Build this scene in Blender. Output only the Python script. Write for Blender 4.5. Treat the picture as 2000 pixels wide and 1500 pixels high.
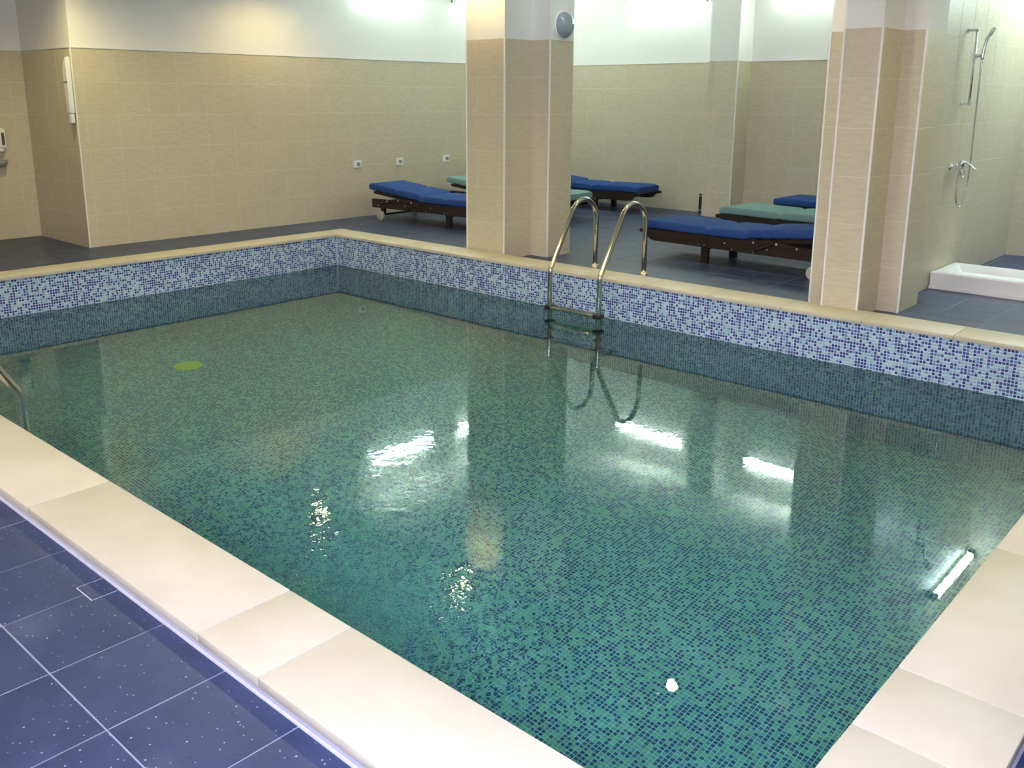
import bpy, bmesh, math, random
import numpy as np
from mathutils import Vector, Matrix

random.seed(7)
rng = np.random.default_rng(11)
for o in list(bpy.data.objects):
    bpy.data.objects.remove(o)
scene = bpy.context.scene
COL = scene.collection

# ------------------------------------------------------------------ camera
F_PX, YAW, PITCH, ROLL = 1795.6, 0.7356, -0.234, 0.0047
CAM = Vector((8.1697, -6.2021, 1.4892))
fw = Vector((-math.sin(YAW) * math.cos(PITCH), math.cos(YAW) * math.cos(PITCH), math.sin(PITCH)))
rt = Vector((math.cos(YAW), math.sin(YAW), 0))
up = rt.cross(fw)
rt, up = math.cos(ROLL) * rt + math.sin(ROLL) * up, math.cos(ROLL) * up - math.sin(ROLL) * rt
cd = bpy.data.cameras.new('camera')
cam = bpy.data.objects.new('camera', cd)
COL.objects.link(cam)
mw = Matrix((rt, up, -fw)).transposed().to_4x4()
mw.translation = CAM
cam.matrix_world = mw
cd.sensor_width = 36
cd.lens = F_PX * 36 / 2000
cd.shift_x = 8.56 / 2000
cd.shift_y = -134.5 / 2000
cd.clip_start = 0.02
scene.camera = cam

# ------------------------------------------------------------------ world, exposure, render options
wd = bpy.data.worlds.new('world')
wd.use_nodes = True
wd.node_tree.nodes['Background'].inputs[0].default_value = (0.9, 1.0, 0.95, 1)
wd.node_tree.nodes['Background'].inputs[1].default_value = 0.0
scene.world = wd
vs = scene.view_settings
vs.view_transform = 'Standard'
vs.look = 'None'
vs.exposure = 0.0
vs.gamma = 1.0
vs.use_curve_mapping = False
cy = scene.cycles
cy.use_denoising = True
cy.max_bounces = 10
cy.diffuse_bounces = 5
cy.glossy_bounces = 5
cy.transmission_bounces = 6
cy.caustics_reflective = True
cy.caustics_refractive = True
cy.sample_clamp_indirect = 0.0
cy.blur_glossy = 0.3

TUBE_POWER = 30.0        # radiance of the tube diffusers
SPOT_POWER = 47.0        # watts of each warm downlight over the far coping
SPOT_POWER_2 = 100.0     # watts of the downlights over the middle of the pool
SHOWER_TUBE = 120.0      # radiance of the tubes in the shower corner
UPLIGHT = 240.0          # radiance of a slot added atop the lounge tubes to brighten the wall above
FRONT_FILL = 180.0       # radiance of the unseen fill tubes added behind the viewpoint
STEP_FILL = 14.0         # radiance of the unseen fill tubes added on the ceiling step
FLASH_POWER = 560.0       # the camera's own flash
TUBE_COL = (0.80, 1.0, 0.93)
WARM_COL = (1.0, 0.78, 0.34)
WARM_COL_2 = (1.0, 0.88, 0.40)


def light(name, kind, loc, power, color, radius=0.03, parent=None, target=None, angle=None, blend=0.5):
    ld = bpy.data.lights.new(name, kind)
    ld.energy = power
    ld.color = color
    ld.shadow_soft_size = radius
    if kind == 'SPOT':
        ld.spot_size = angle
        ld.spot_blend = blend
    o = bpy.data.objects.new(name, ld)
    COL.objects.link(o)
    o.location = loc
    if target is not None:
        o.rotation_euler = (Vector(target) - Vector(loc)).to_track_quat('-Z', 'Y').to_euler()
    if parent:
        o.parent = parent
    return o


# the flash of the camera that took the photograph
light('flash', 'SPOT', CAM + 0.07 * up + 0.05 * rt, FLASH_POWER, (0.45, 0.55, 1.0), 0.02,
      target=CAM + 3 * fw - 0.55 * up, angle=math.radians(95), blend=0.9)

# ------------------------------------------------------------------ dimensions (metres)
D = -0.061               # deck level; the coping top is z = 0
WL = -0.343              # water level
PL, PW = 7.4986, 4.762   # pool: x 0..PL, y -PW..0
PD = -1.75               # pool floor
CO = 0.29                # coping: outer edge behind the mosaic plane
XL, XL2, JY = -1.3666, -2.597, -2.1166
YB, XS = 5.0144, 5.7076
XP = 5.46                # lounge side of the partition wall
YS = 4.10                # end wall behind the shower
XMAX, YMIN = 10.6, -7.4
ZT = 1.939               # top of wall tiling
ZC1, ZC2, YC = 2.87, 3.30, 0.40   # pool ceiling, lounge ceiling, step between them

# ------------------------------------------------------------------ materials


class NT:
    def __init__(s, name):
        s.m = bpy.data.materials.new(name)
        s.m.use_nodes = True
        s.t = s.m.node_tree
        s.t.nodes.clear()
        s.out = s.n('ShaderNodeOutputMaterial')

    def n(s, typ, **kw):
        nd = s.t.nodes.new(typ)
        for k, v in kw.items():
            if k.startswith('i_'):
                nd.inputs[k[2:].replace('_', ' ')].default_value = v
            else:
                setattr(nd, k, v)
        return nd

    def l(s, a, b):
        s.t.links.new(a, b)

    def bsdf(s, color=(0.8, 0.8, 0.8), rough=0.5, metal=0.0, spec=0.5):
        b = s.n('ShaderNodeBsdfPrincipled')
        b.inputs['Base Color'].default_value = (*color, 1)
        b.inputs['Roughness'].default_value = rough
        b.inputs['Metallic'].default_value = metal
        b.inputs['Specular IOR Level'].default_value = spec
        s.l(b.outputs[0], s.out.inputs[0])
        s.b = b
        return b

    def mix(s, fac, a, b, blend='MIX'):
        m = s.n('ShaderNodeMix', data_type='RGBA', blend_type=blend)
        for sock, v in ((m.inputs[0], fac), (m.inputs[6], a), (m.inputs[7], b)):
            if hasattr(v, 'is_linked'):
                s.l(v, sock)
            elif isinstance(v, tuple):
                sock.default_value = (*v, 1)
            else:
                sock.default_value = v
        return m.outputs[2]

    def math(s, op, a, b=None, c=None, clamp=False):
        m = s.n('ShaderNodeMath', operation=op, use_clamp=clamp)
        for i, v in enumerate((a, b, c)):
            if v is None:
                continue
            if hasattr(v, 'is_linked'):
                s.l(v, m.inputs[i])
            else:
                m.inputs[i].default_value = v
        return m.outputs[0]

    def ramp(s, val, lo, hi):
        m = s.n('ShaderNodeMapRange')
        m.inputs['From Min'].default_value = lo
        m.inputs['From Max'].default_value = hi
        s.l(val, m.inputs['Value'])
        return m.outputs[0]

    def bump(s, h, strength, dist=0.002):
        b = s.n('ShaderNodeBump')
        b.inputs['Strength'].default_value = strength
        b.inputs['Distance'].default_value = dist
        s.l(h, b.inputs['Height'])
        s.l(b.outputs[0], s.b.inputs['Normal'])

    def coords(s, scale=(1, 1, 1), per_object=True):
        tc = s.n('ShaderNodeTexCoord')
        mp = s.n('ShaderNodeMapping')
        mp.inputs['Scale'].default_value = scale
        s.l(tc.outputs['Object'], mp.inputs['Vector'])
        if per_object:
            oi = s.n('ShaderNodeObjectInfo')
            cx = s.n('ShaderNodeCombineXYZ')
            s.l(s.math('MULTIPLY', oi.outputs['Random'], 37.0), cx.inputs[0])
            s.l(s.math('MULTIPLY', oi.outputs['Random'], 91.0), cx.inputs[1])
            s.l(cx.outputs[0], mp.inputs['Location'])
            s.rand = oi.outputs['Random']
        return mp.outputs[0]

    def noise(s, vec, scale, detail=3, rough=0.55):
        nz = s.n('ShaderNodeTexNoise')
        nz.inputs['Scale'].default_value = scale
        nz.inputs['Detail'].default_value = detail
        nz.inputs['Roughness'].default_value = rough
        if vec is not None:
            s.l(vec, nz.inputs['Vector'])
        return nz.outputs[0]


def simple(name, color, rough=0.5, metal=0.0, spec=0.5, nscale=60.0, var=0.06, bump=0.0):
    t = NT(name)
    t.bsdf(color, rough, metal, spec)
    nz = t.noise(t.coords(per_object=False), nscale)
    c2 = tuple(min(1, c * (1 - 2 * var)) for c in color)
    t.l(t.mix(nz, color, c2), t.b.inputs['Base Color'])
    if bump:
        t.bump(nz, bump)
    return t.m


def m_wall_tile():
    t = NT('beige_wall_tile')
    t.bsdf((0.56, 0.5, 0.36), 0.38, spec=0.4)
    v = t.coords((1, 5, 1))
    n1 = t.noise(v, 9, 5, 0.65)
    n2 = t.noise(v, 60, 3, 0.6)
    c = t.mix(t.ramp(n1, 0.32, 0.72), (0.53, 0.455, 0.315), (0.635, 0.565, 0.425))
    c = t.mix(t.math('MULTIPLY', t.ramp(n2, 0.55, 0.8), 0.22), c, (0.70, 0.64, 0.50))
    c = t.mix(t.math('MULTIPLY', t.rand, 0.16), c, (0.50, 0.43, 0.30))
    t.l(c, t.b.inputs['Base Color'])
    t.bump(n2, 0.14)
    return t.m


def m_deck_tile():
    t = NT('blue_slate_deck_tile')
    t.bsdf((0.05, 0.06, 0.13), 0.36, spec=0.5)
    v = t.coords((1, 1, 1))
    n1 = t.noise(v, 5, 4, 0.6)
    n2 = t.noise(v, 55, 3, 0.7)
    c = t.mix(t.ramp(n1, 0.3, 0.7), (0.024, 0.036, 0.088), (0.040, 0.054, 0.118))
    c = t.mix(t.math('MULTIPLY', t.ramp(n2, 0.5, 0.75), 0.4), c, (0.016, 0.024, 0.068))
    n3 = t.noise(v, 2.3, 3, 0.5)
    c = t.mix(t.math('MULTIPLY', t.ramp(n3, 0.58, 0.72), 0.22), c, (0.17, 0.175, 0.21))
    vo = t.n('ShaderNodeTexVoronoi')
    vo.inputs['Scale'].default_value = 70
    t.l(v, vo.inputs['Vector'])
    wn = t.n('ShaderNodeSeparateColor')
    t.l(vo.outputs['Color'], wn.inputs[0])
    rad = t.math('MULTIPLY', t.ramp(wn.outputs[0], 0.45, 1.0), 0.21)
    dot = t.math('LESS_THAN', vo.outputs['Distance'], rad)
    c = t.mix(t.math('MULTIPLY', dot, 0.75), c, (0.48, 0.52, 0.60))
    t.l(c, t.b.inputs['Base Color'])
    t.l(t.math('ADD', 0.30, t.math('MULTIPLY', n1, 0.2)), t.b.inputs['Roughness'])
    t.bump(n2, 0.25)
    return t.m


def m_stone():
    t = NT('cream_limestone')
    t.bsdf((0.7, 0.6, 0.43), 0.45, spec=0.35)
    v = t.coords((1, 1, 1))
    n1 = t.noise(v, 3.5, 5, 0.6)
    n2 = t.noise(v, 28, 4, 0.65)
    c = t.mix(t.ramp(n1, 0.3, 0.7), (0.49, 0.44, 0.335), (0.56, 0.51, 0.41))
    c = t.mix(t.math('MULTIPLY', t.ramp(n2, 0.60, 0.78), 0.3), c, (0.43, 0.36, 0.26))
    c = t.mix(t.math('MULTIPLY', t.rand, 0.12), c, (0.50, 0.44, 0.34))
    t.l(c, t.b.inputs['Base Color'])
    t.bump(n2, 0.08)
    return t.m


def m_mosaic():
    t = NT('glass_mosaic')
    t.bsdf((0.2, 0.3, 0.4), 0.22, spec=0.5)
    at = t.n('ShaderNodeAttribute', attribute_name='piece_colour')
    t.l(at.outputs['Color'], t.b.inputs['Base Color'])
    return t.m


def m_water():
    t = NT('pool_water')
    tc = t.n('ShaderNodeTexCoord')
    pos = tc.outputs['Object']

    def blob(x, y, r):
        d = t.n('ShaderNodeVectorMath', operation='DISTANCE')
        t.l(pos, d.inputs[0])
        d.inputs[1].default_value = (x, y, 0)
        q = t.math('MULTIPLY', d.outputs['Value'], 1.0 / r)
        q = t.math('MULTIPLY', q, q)
        return t.math('EXPONENT', t.math('MULTIPLY', q, -1.0))
    amp = t.math('MULTIPLY', blob(5.75, -4.45, 0.5), 1.3)
    amp = t.math('ADD', amp, t.math('MULTIPLY', blob(5.0, -3.95, 0.6), 0.32))
    amp = t.math('ADD', amp, t.math('MULTIPLY', blob(4.9, -3.1, 0.9), 0.10))
    amp = t.math('ADD', amp, t.math('MULTIPLY', blob(5.75, -2.5, 0.8), 0.05))
    amp = t.math('ADD', amp, 0.012)
    n1 = t.noise(pos, 9.0, 2, 0.5)
    n2 = t.noise(pos, 26.0, 2, 0.5)
    h = t.math('ADD', n1, t.math('MULTIPLY', n2, 0.38))
    h = t.math('MULTIPLY', h, amp)
    b = t.n('ShaderNodeBump')
    b.inputs['Strength'].default_value = 1.0
    b.inputs['Distance'].default_value = 0.005
    t.l(h, b.inputs['Height'])
    fr = t.n('ShaderNodeFresnel')
    fr.inputs['IOR'].default_value = 1.333
    t.l(b.outputs[0], fr.inputs['Normal'])
    rf = t.n('ShaderNodeBsdfRefraction')
    rf.inputs['Color'].default_value = (0.58, 0.93, 0.84, 1)
    rf.inputs['IOR'].default_value = 1.333
    rf.inputs['Roughness'].default_value = 0.0
    t.l(b.outputs[0], rf.inputs['Normal'])
    gl = t.n('ShaderNodeBsdfGlossy')
    gl.inputs['Color'].default_value = (1, 1, 1, 1)
    gl.inputs['Roughness'].default_value = 0.0
    t.l(b.outputs[0], gl.inputs['Normal'])
    mx = t.n('ShaderNodeMixShader')
    t.l(fr.outputs[0], mx.inputs[0])
    t.l(rf.outputs[0], mx.inputs[1])
    t.l(gl.outputs[0], mx.inputs[2])
    t.l(mx.outputs[0], t.out.inputs[0])
    return t.m


def m_emit(name, color, strength):
    t = NT(name)
    e = t.n('ShaderNodeEmission')
    e.inputs[0].default_value = (*color, 1)
    e.inputs[1].default_value = strength
    t.l(e.outputs[0], t.out.inputs[0])
    return t.m


def m_wood():
    t = NT('dark_stained_wood')
    t.bsdf((0.03, 0.018, 0.012), 0.42, spec=0.4)
    v = t.coords((2, 30, 30))
    n1 = t.noise(v, 3, 4, 0.6)
    t.l(t.mix(t.ramp(n1, 0.3, 0.7), (0.013, 0.008, 0.006), (0.030, 0.018, 0.012)), t.b.inputs['Base Color'])
    t.bump(n1, 0.1)
    return t.m


def m_cloth(name, a, b):
    t = NT(name)
    t.bsdf(a, 0.85, spec=0.2)
    v = t.coords((1, 1, 1))
    n1 = t.noise(v, 6, 3)
    n2 = t.noise(v, 400, 2)
    t.l(t.mix(n1, a, b), t.b.inputs['Base Color'])
    t.bump(n2, 0.15)
    return t.m


M = dict(
    tile=m_wall_tile(), deck=m_deck_tile(), stone=m_stone(), mosaic=m_mosaic(), water=m_water(), wood=m_wood(),
    plaster=simple('white_plaster', (0.81, 0.79, 0.745), 0.85, nscale=8, var=0.015),
    grout=simple('cream_grout', (0.74, 0.68, 0.53), 0.8, nscale=30, var=0.04),
    floor_grout=simple('grey_floor_grout', (0.30, 0.31, 0.38), 0.8, nscale=30, var=0.06),
    mosaic_grout=simple('pale_mosaic_grout', (0.47, 0.53, 0.74), 0.6, nscale=90, var=0.05),
    mortar=simple('pale_mortar_strip', (0.50, 0.48, 0.55), 0.7, nscale=25, var=0.12, bump=0.3),
    trim=simple('white_corner_profile', (0.82, 0.79, 0.76), 0.35, nscale=10, var=0.02),
    steel=simple('polished_steel', (0.66, 0.63, 0.56), 0.13, metal=1.0, nscale=20, var=0.03),
    chrome=simple('chrome', (0.74, 0.75, 0.76), 0.08, metal=1.0, nscale=20, var=0.02),
    black=simple('black_plastic', (0.012, 0.012, 0.014), 0.4, nscale=40, var=0.1),
    white=simple('white_plastic', (0.82, 0.82, 0.80), 0.35, nscale=20, var=0.02),
    grey=simple('grey_plastic', (0.26, 0.26, 0.25), 0.4, nscale=20, var=0.05),
    darkgrey=simple('smoked_plastic', (0.10, 0.09, 0.10), 0.25, nscale=20, var=0.05),
    tray=simple('white_ceramic', (0.80, 0.775, 0.77), 0.22, nscale=10, var=0.01),
    wheel=simple('pale_grey_wheel', (0.42, 0.41, 0.36), 0.5, nscale=30, var=0.08),
    blue=m_cloth('blue_canvas', (0.018, 0.055, 0.205), (0.026, 0.072, 0.25)),
    teal=m_cloth('teal_canvas', (0.15, 0.255, 0.255), (0.19, 0.30, 0.295)),
    drain=simple('yellow_drain_plastic', (0.62, 0.66, 0.12), 0.5, nscale=30, var=0.05),
    tube=m_emit('tube_glow', TUBE_COL, TUBE_POWER),
    tube2=m_emit('bright_tube_glow', (0.65, 0.90, 1.0), SHOWER_TUBE),
    slot=m_emit('added_uplight_glow', TUBE_COL, UPLIGHT),
    step_fill=m_emit('step_fill_glow', TUBE_COL, STEP_FILL),
    front_fill=m_emit('front_fill_glow', (1.0, 0.95, 0.965), FRONT_FILL),
    lens=m_emit('downlight_glow', (1.0, 0.9, 0.7), 30.0),
)
t = NT('smoked_lamp_glass')
t.bsdf((0.30, 0.34, 0.38), 0.06, spec=0.8)
M['lampglass'] = t.m
M['lampglass'].node_tree.nodes['Principled BSDF'].inputs['Coat Weight'].default_value = 0.6

# ------------------------------------------------------------------ mesh helpers


def link(name, me, mat=None, parent=None, mw=None):
    o = bpy.data.objects.new(name, me)
    COL.objects.link(o)
    if mat is not None and len(me.materials) == 0:
        me.materials.append(mat)
    if parent is not None:
        o.parent = parent
    if mw is not None:
        o.matrix_local = mw
    return o


def from_bm(name, bm, mat, parent=None, smooth=False, mw=None):
    me = bpy.data.meshes.new(name)
    bm.normal_update()
    bm.to_mesh(me)
    bm.free()
    if smooth:
        me.polygons.foreach_set('use_smooth', [True] * len(me.polygons))
    return link(name, me, mat, parent, mw)


def smooth_by_angle(o, deg=40):
    me = o.data
    bm = bmesh.new()
    bm.from_mesh(me)
    a = math.radians(deg)
    for e in bm.edges:
        if len(e.link_faces) == 2 and e.calc_face_angle(0) > a:
            e.smooth = False
    for f in bm.faces:
        f.smooth = True
    bm.to_mesh(me)
    bm.free()
    return o


def add_box(bm, lo, hi, bevel=0.0):
    vs_ = [bm.verts.new((x, y, z)) for z in (lo[2], hi[2]) for y in (lo[1], hi[1]) for x in (lo[0], hi[0])]
    fs = [(0, 2, 3, 1), (4, 5, 7, 6), (0, 1, 5, 4), (2, 6, 7, 3), (0, 4, 6, 2), (1, 3, 7, 5)]
    faces = [bm.faces.new([vs_[i] for i in f]) for f in fs]
    if bevel > 0:
        es = list({e for f in faces for e in f.edges})
        bmesh.ops.bevel(bm, geom=es, offset=bevel, segments=2, affect='EDGES', profile=0.5)


def box(name, lo, hi, mat, parent=None, bevel=0.0):
    bm = bmesh.new()
    add_box(bm, lo, hi, bevel)
    return from_bm(name, bm, mat, parent)


def add_cyl(bm, p0, p1, r0, r1=None, seg=16, caps=True):
    p0, p1 = Vector(p0), Vector(p1)
    r1 = r0 if r1 is None else r1
    q = (p1 - p0).to_track_quat('Z', 'Y')
    a, b = [], []
    for i in range(seg):
        t_ = 2 * math.pi * i / seg
        d = q @ Vector((math.cos(t_), math.sin(t_), 0))
        a.append(bm.verts.new(p0 + d * r0))
        b.append(bm.verts.new(p1 + d * r1))
    for i in range(seg):
        j = (i + 1) % seg
        bm.faces.new((a[i], a[j], b[j], b[i]))
    if caps:
        bm.faces.new(a[::-1])
        bm.faces.new(b)


def add_tube(bm, pts, r, seg=12, caps=True):
    pts = [Vector(p) for p in pts]
    rings = []
    prev = None
    for i, p in enumerate(pts):
        tg = (pts[min(i + 1, len(pts) - 1)] - pts[max(i - 1, 0)]).normalized()
        if prev is None:
            nrm = tg.orthogonal().normalized()
        else:
            nrm = (prev - tg * prev.dot(tg)).normalized()
        prev = nrm
        bn = tg.cross(nrm)
        rings.append([bm.verts.new(p + r * (math.cos(2 * math.pi * k / seg) * nrm + math.sin(2 * math.pi * k / seg) * bn)) for k in range(seg)])
    for a, b in zip(rings, rings[1:]):
        for k in range(seg):
            j = (k + 1) % seg
            bm.faces.new((a[k], a[j], b[j], b[k]))
    if caps:
        bm.faces.new(rings[0][::-1])
        bm.faces.new(rings[-1])


def add_lathe(bm, prof, org, axis, seg=24):
    """prof: (radius, height) pairs along axis from org."""
    q = Vector(axis).to_track_quat('Z', 'Y')
    rings = []
    for r, h in prof:
        if r < 1e-5:
            rings.append([bm.verts.new(Vector(org) + q @ Vector((0, 0, h)))])
        else:
            rings.append([bm.verts.new(Vector(org) + q @ Vector((r * math.cos(2 * math.pi * k / seg), r * math.sin(2 * math.pi * k / seg), h))) for k in range(seg)])
    for a, b in zip(rings, rings[1:]):
        for k in range(seg):
            j = (k + 1) % seg
            if len(a) == 1 and len(b) == 1:
                continue
            if len(a) == 1:
                bm.faces.new((a[0], b[j], b[k]))
            elif len(b) == 1:
                bm.faces.new((a[k], a[j], b[0]))
            else:
                bm.faces.new((a[k], a[j], b[j], b[k]))


def add_prism(bm, poly, axis, a, b):
    """extrude a 2D polygon. axis 'y': poly is (x, z); axis 'x': poly is (y, z)"""
    def P(p, t_):
        return (p[0], t_, p[1]) if axis == 'y' else (t_, p[0], p[1])
    va = [bm.verts.new(P(p, a)) for p in poly]
    vb = [bm.verts.new(P(p, b)) for p in poly]
    n = len(poly)
    f0 = bm.faces.new(va)
    f1 = bm.faces.new(vb[::-1])
    for i in range(n):
        j = (i + 1) % n
        bm.faces.new((va[j], va[i], vb[i], vb[j]))
    bmesh.ops.recalc_face_normals(bm, faces=bm.faces[:])


def smooth_path(ctrl, n=10):
    """Catmull-Rom through the control points"""
    c = [Vector(p) for p in ctrl]
    c = [2 * c[0] - c[1]] + c + [2 * c[-1] - c[-2]]
    out = []
    for i in range(1, len(c) - 2):
        p0, p1, p2, p3 = c[i - 1:i + 3]
        for k in range(n):
            u = k / n
            out.append(0.5 * ((2 * p1) + (p2 - p0) * u + (2 * p0 - 5 * p1 + 4 * p2 - p3) * u * u + (3 * p1 - p0 - 3 * p2 + p3) * u ** 3))
    out.append(c[-2])
    return out


def fillet_path(ctrl, rads, n=8):
    c = [Vector(p) for p in ctrl]
    out = [c[0]]
    for i in range(1, len(c) - 1):
        a, p, b = c[i - 1], c[i], c[i + 1]
        d0, d1 = (a - p).normalized(), (b - p).normalized()
        ang = d0.angle(d1)
        t_ = rads[i - 1] / math.tan(ang / 2)
        s0, s1 = p + d0 * t_, p + d1 * t_
        cen = p + (d0 + d1).normalized() * (rads[i - 1] / math.sin(ang / 2))
        v0, v1 = s0 - cen, s1 - cen
        for k in range(n + 1):
            out.append(cen + v0.slerp(v1, k / n) * v0.length)
    out.append(c[-1])
    return out


def empty(name, loc, rz=0.0):
    o = bpy.data.objects.new(name, None)
    COL.objects.link(o)
    o.location = loc
    o.rotation_euler = (0, 0, rz)
    o.empty_display_size = 0.1
    return o


def tag(o, label, cat, group=None, kind=None):
    o['label'] = label
    o['category'] = cat
    if group:
        o['group'] = group
    if kind:
        o['kind'] = kind
    return o


def copy_tree(o, parent=None):
    c = o.copy()
    COL.objects.link(c)
    if parent is not None:
        c.parent = parent
    for ch in list(o.children):
        copy_tree(ch, c)
    return c


# ------------------------------------------------------------------ tiles
TP = 0.3345              # laying pitch of the wall tiles
_tile_cache = {}


def tile_mesh(w, h, mat, d=0.005, ch=0.0007, key=''):
    k = (round(w, 3), round(h, 3), mat.name)
    if k in _tile_cache:
        return _tile_cache[k]
    x, y = w / 2, h / 2
    v = [(-x, -y, -d), (x, -y, -d), (x, y, -d), (-x, y, -d),
         (-x, -y, -ch), (x, -y, -ch), (x, y, -ch), (-x, y, -ch),
         (-x + ch, -y + ch, 0), (x - ch, -y + ch, 0), (x - ch, y - ch, 0), (-x + ch, y - ch, 0)]
    f = [(8, 9, 10, 11)]
    for a, b in ((0, 4), (4, 8)):
        for i in range(4):
            j = (i + 1) % 4
            f.append((a + i, a + j, b + j, b + i))
    me = bpy.data.meshes.new('tile')
    me.from_pydata(v, [], f)
    me.materials.append(mat)
    _tile_cache[k] = me
    return me


def wall_tiles(parent, p0, u, length, z0, z1, normal, joints, rows, g=0.004, mat=None, name='tile'):
    """tiles on a vertical face: p0 = (x, y) at distance 0, u = direction in plan; joints = distances of the vertical joints"""
    mat = mat or M['tile']
    u3 = Vector((u[0], u[1], 0))
    n3 = Vector((normal[0], normal[1], 0))
    flip = u3.cross(Vector((0, 0, 1))).dot(n3) < 0
    ux = -u3 if flip else u3
    R = Matrix((ux, Vector((0, 0, 1)), n3)).transposed().to_4x4()
    js = [0.0] + [j for j in joints if 0.012 < j < length - 0.012] + [length]
    zs = [z0 + (z1 - z0) * i / rows for i in range(rows + 1)]
    for a, b in zip(js, js[1:]):
        for c, d in zip(zs, zs[1:]):
            w, h = b - a - g, d - c - g
            if w < 0.006 or h < 0.006:
                continue
            mid = (a + b) / 2
            tilt = Matrix.Rotation(random.gauss(0, 0.0006), 4, 'X') @ Matrix.Rotation(random.gauss(0, 0.0006), 4, 'Y')
            mt = Matrix.Translation((p0[0] + u[0] * mid + n3.x * 0.0012, p0[1] + u[1] * mid + n3.y * 0.0012, (c + d) / 2)) @ R @ tilt
            link(name, tile_mesh(w, h, mat), None, parent, parent.matrix_world.inverted() @ mt if False else mt)


def joints_from(first, length, pitch=TP):
    n = int(length / pitch) + 2
    return [first + pitch * k for k in range(-1, n + 1)]


# ------------------------------------------------------------------ shell of the room
def wall(name, label, boxes_grout, boxes_plaster):
    bm = bmesh.new()
    for lo, hi in boxes_grout:
        add_box(bm, lo, hi)
    nf = len(bm.faces)
    for lo, hi in boxes_plaster:
        add_box(bm, lo, hi)
    bm.faces.ensure_lookup_table()
    for f in bm.faces[nf:]:
        f.material_index = 1
    me = bpy.data.meshes.new(name)
    bm.to_mesh(me)
    bm.free()
    me.materials.append(M['grout'])
    me.materials.append(M['plaster'])
    o = link(name, me)
    tag(o, label, 'wall', kind='structure')
    return o


H = 3.42
T = 0.25
wl_ = wall('wall_left', 'long beige tiled wall with white plaster above and three wall sockets',
           [((XL - T, JY, D - 0.1), (XL, YB + T, ZT))], [((XL - T, JY, ZT), (XL, YB + T, H))])
L_left = YB - JY
wall_tiles(wl_, (XL, JY), (0, 1), L_left, D, ZT, (1, 0), joints_from(0.094, L_left, 0.3365), 6)
wj = wall('wall_jog', 'short beige tiled return wall with white plaster above, beside the soap dispenser',
          [((XL2 - T, JY, D - 0.1), (XL - T, JY + T, ZT))], [((XL2 - T, JY, ZT), (XL - T, JY + T, H))])
Lj = XL - XL2
# the end of the long wall carries the jog's tiles too
wall_tiles(wj, (XL2, JY), (1, 0), Lj, D, ZT, (0, -1), joints_from(0.19, Lj, 0.3365), 6)
wr = wall('wall_left_rear', 'beige tiled wall set back beyond the corner, carrying the soap dispenser',
          [((XL2 - T, YMIN, D - 0.1), (XL2, JY, ZT))], [((XL2 - T, YMIN, ZT), (XL2, JY, H))])
wall_tiles(wr, (XL2, JY), (0, -1), JY - YMIN, D, ZT, (1, 0), joints_from(0.145, JY - YMIN, 0.3365), 6)
wb = wall('wall_back', 'beige tiled back wall behind the sun loungers with white plaster above',
          [((XL - T, YB, D - 0.1), (XMAX, YB + T, ZT))], [((XL - T, YB, ZT), (XMAX, YB + T, H))])
L_back = XP - XL
wall_tiles(wb, (XL, YB), (1, 0), L_back, D, ZT, (0, -1), joints_from(0.32, L_back, 0.327), 6)
# partition with the shower; tiled to the top on the shower side
wp = wall('wall_partition', 'fully tiled partition wall carrying the chrome shower',
          [((XP, 1.06, D - 0.1), (XS, YB, H))], [])
wall_tiles(wp, (XS, 1.06), (0, 1), YS - 1.06, D, D + 10 * 0.3355, (1, 0), joints_from(0.13, 3.1), 10)
wall_tiles(wp, (XP, 1.06), (0, 1), YB - 1.06, D, ZT, (-1, 0), joints_from(0.2, 4.0), 6)
we = wall('wall_shower', 'tiled end wall beyond the shower tray',
          [((XS, YS, D - 0.1), (XMAX, YS + T, H))], [])
wall_tiles(we, (XS, YS), (1, 0), 3.0, D, D + 10 * 0.3355, (0, -1), joints_from(0.30, 3.0), 10)
wx = wall('wall_right', 'plain wall with a beige lower half beyond the shower corner',
          [((XMAX, YMIN, D - 0.1), (XMAX + T, YB + T, ZT))], [((XMAX, YMIN, ZT), (XMAX + T, YB + T, H))])
wf = wall('wall_front', 'plain wall with a beige lower half behind the viewpoint',
          [((XL2 - T, YMIN - T, D - 0.1), (XMAX + T, YMIN, ZT))], [((XL2 - T, YMIN - T, ZT), (XMAX + T, YMIN, H))])

# ceiling: low over the pool, higher over the lounge
tag(box('ceiling', (XL2 - T, YMIN - T, ZC1), (XMAX + T, YC, ZC1 + 0.12), M['plaster']), 'low white plaster ceiling over the pool', 'ceiling', kind='structure')
tag(box('ceiling', (XL2 - T, YC, ZC2), (XMAX + T, YB + T, ZC2 + 0.12), M['plaster']), 'higher white plaster ceiling over the loungers and shower', 'ceiling', kind='structure')
tag(box('trim_2', (XL2 - T, YC - 0.12, ZC1 + 0.12), (XMAX + T, YC, ZC2 + 0.12), M['plaster']), 'white plaster step between the two ceiling heights', 'trim', kind='structure')

# cream strips that close the tiling
tr = bpy.data.objects.new('trim_1', None)
COL.objects.link(tr)
tag(tr, 'thin cream edging strip along the top of the wall tiles', 'trim', kind='structure')
for nm, lo, hi in (('edge_strip', (XL, JY, ZT - 0.004), (XL + 0.008, YB, ZT + 0.012)),
                   ('edge_strip', (XL, YB - 0.008, ZT - 0.004), (XP, YB, ZT + 0.012)),
                   ('edge_strip', (XL2, JY - 0.008, ZT - 0.004), (XL, JY, ZT + 0.012)),
                   ('edge_strip', (XL2, YMIN, ZT - 0.004), (XL2 + 0.008, JY, ZT + 0.012)),
                   ('corner_strip', (XL - 0.004, JY - 0.008, D), (XL + 0.008, JY + 0.004, ZT))):
    box(nm, lo, hi, M['trim'], tr)

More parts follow.
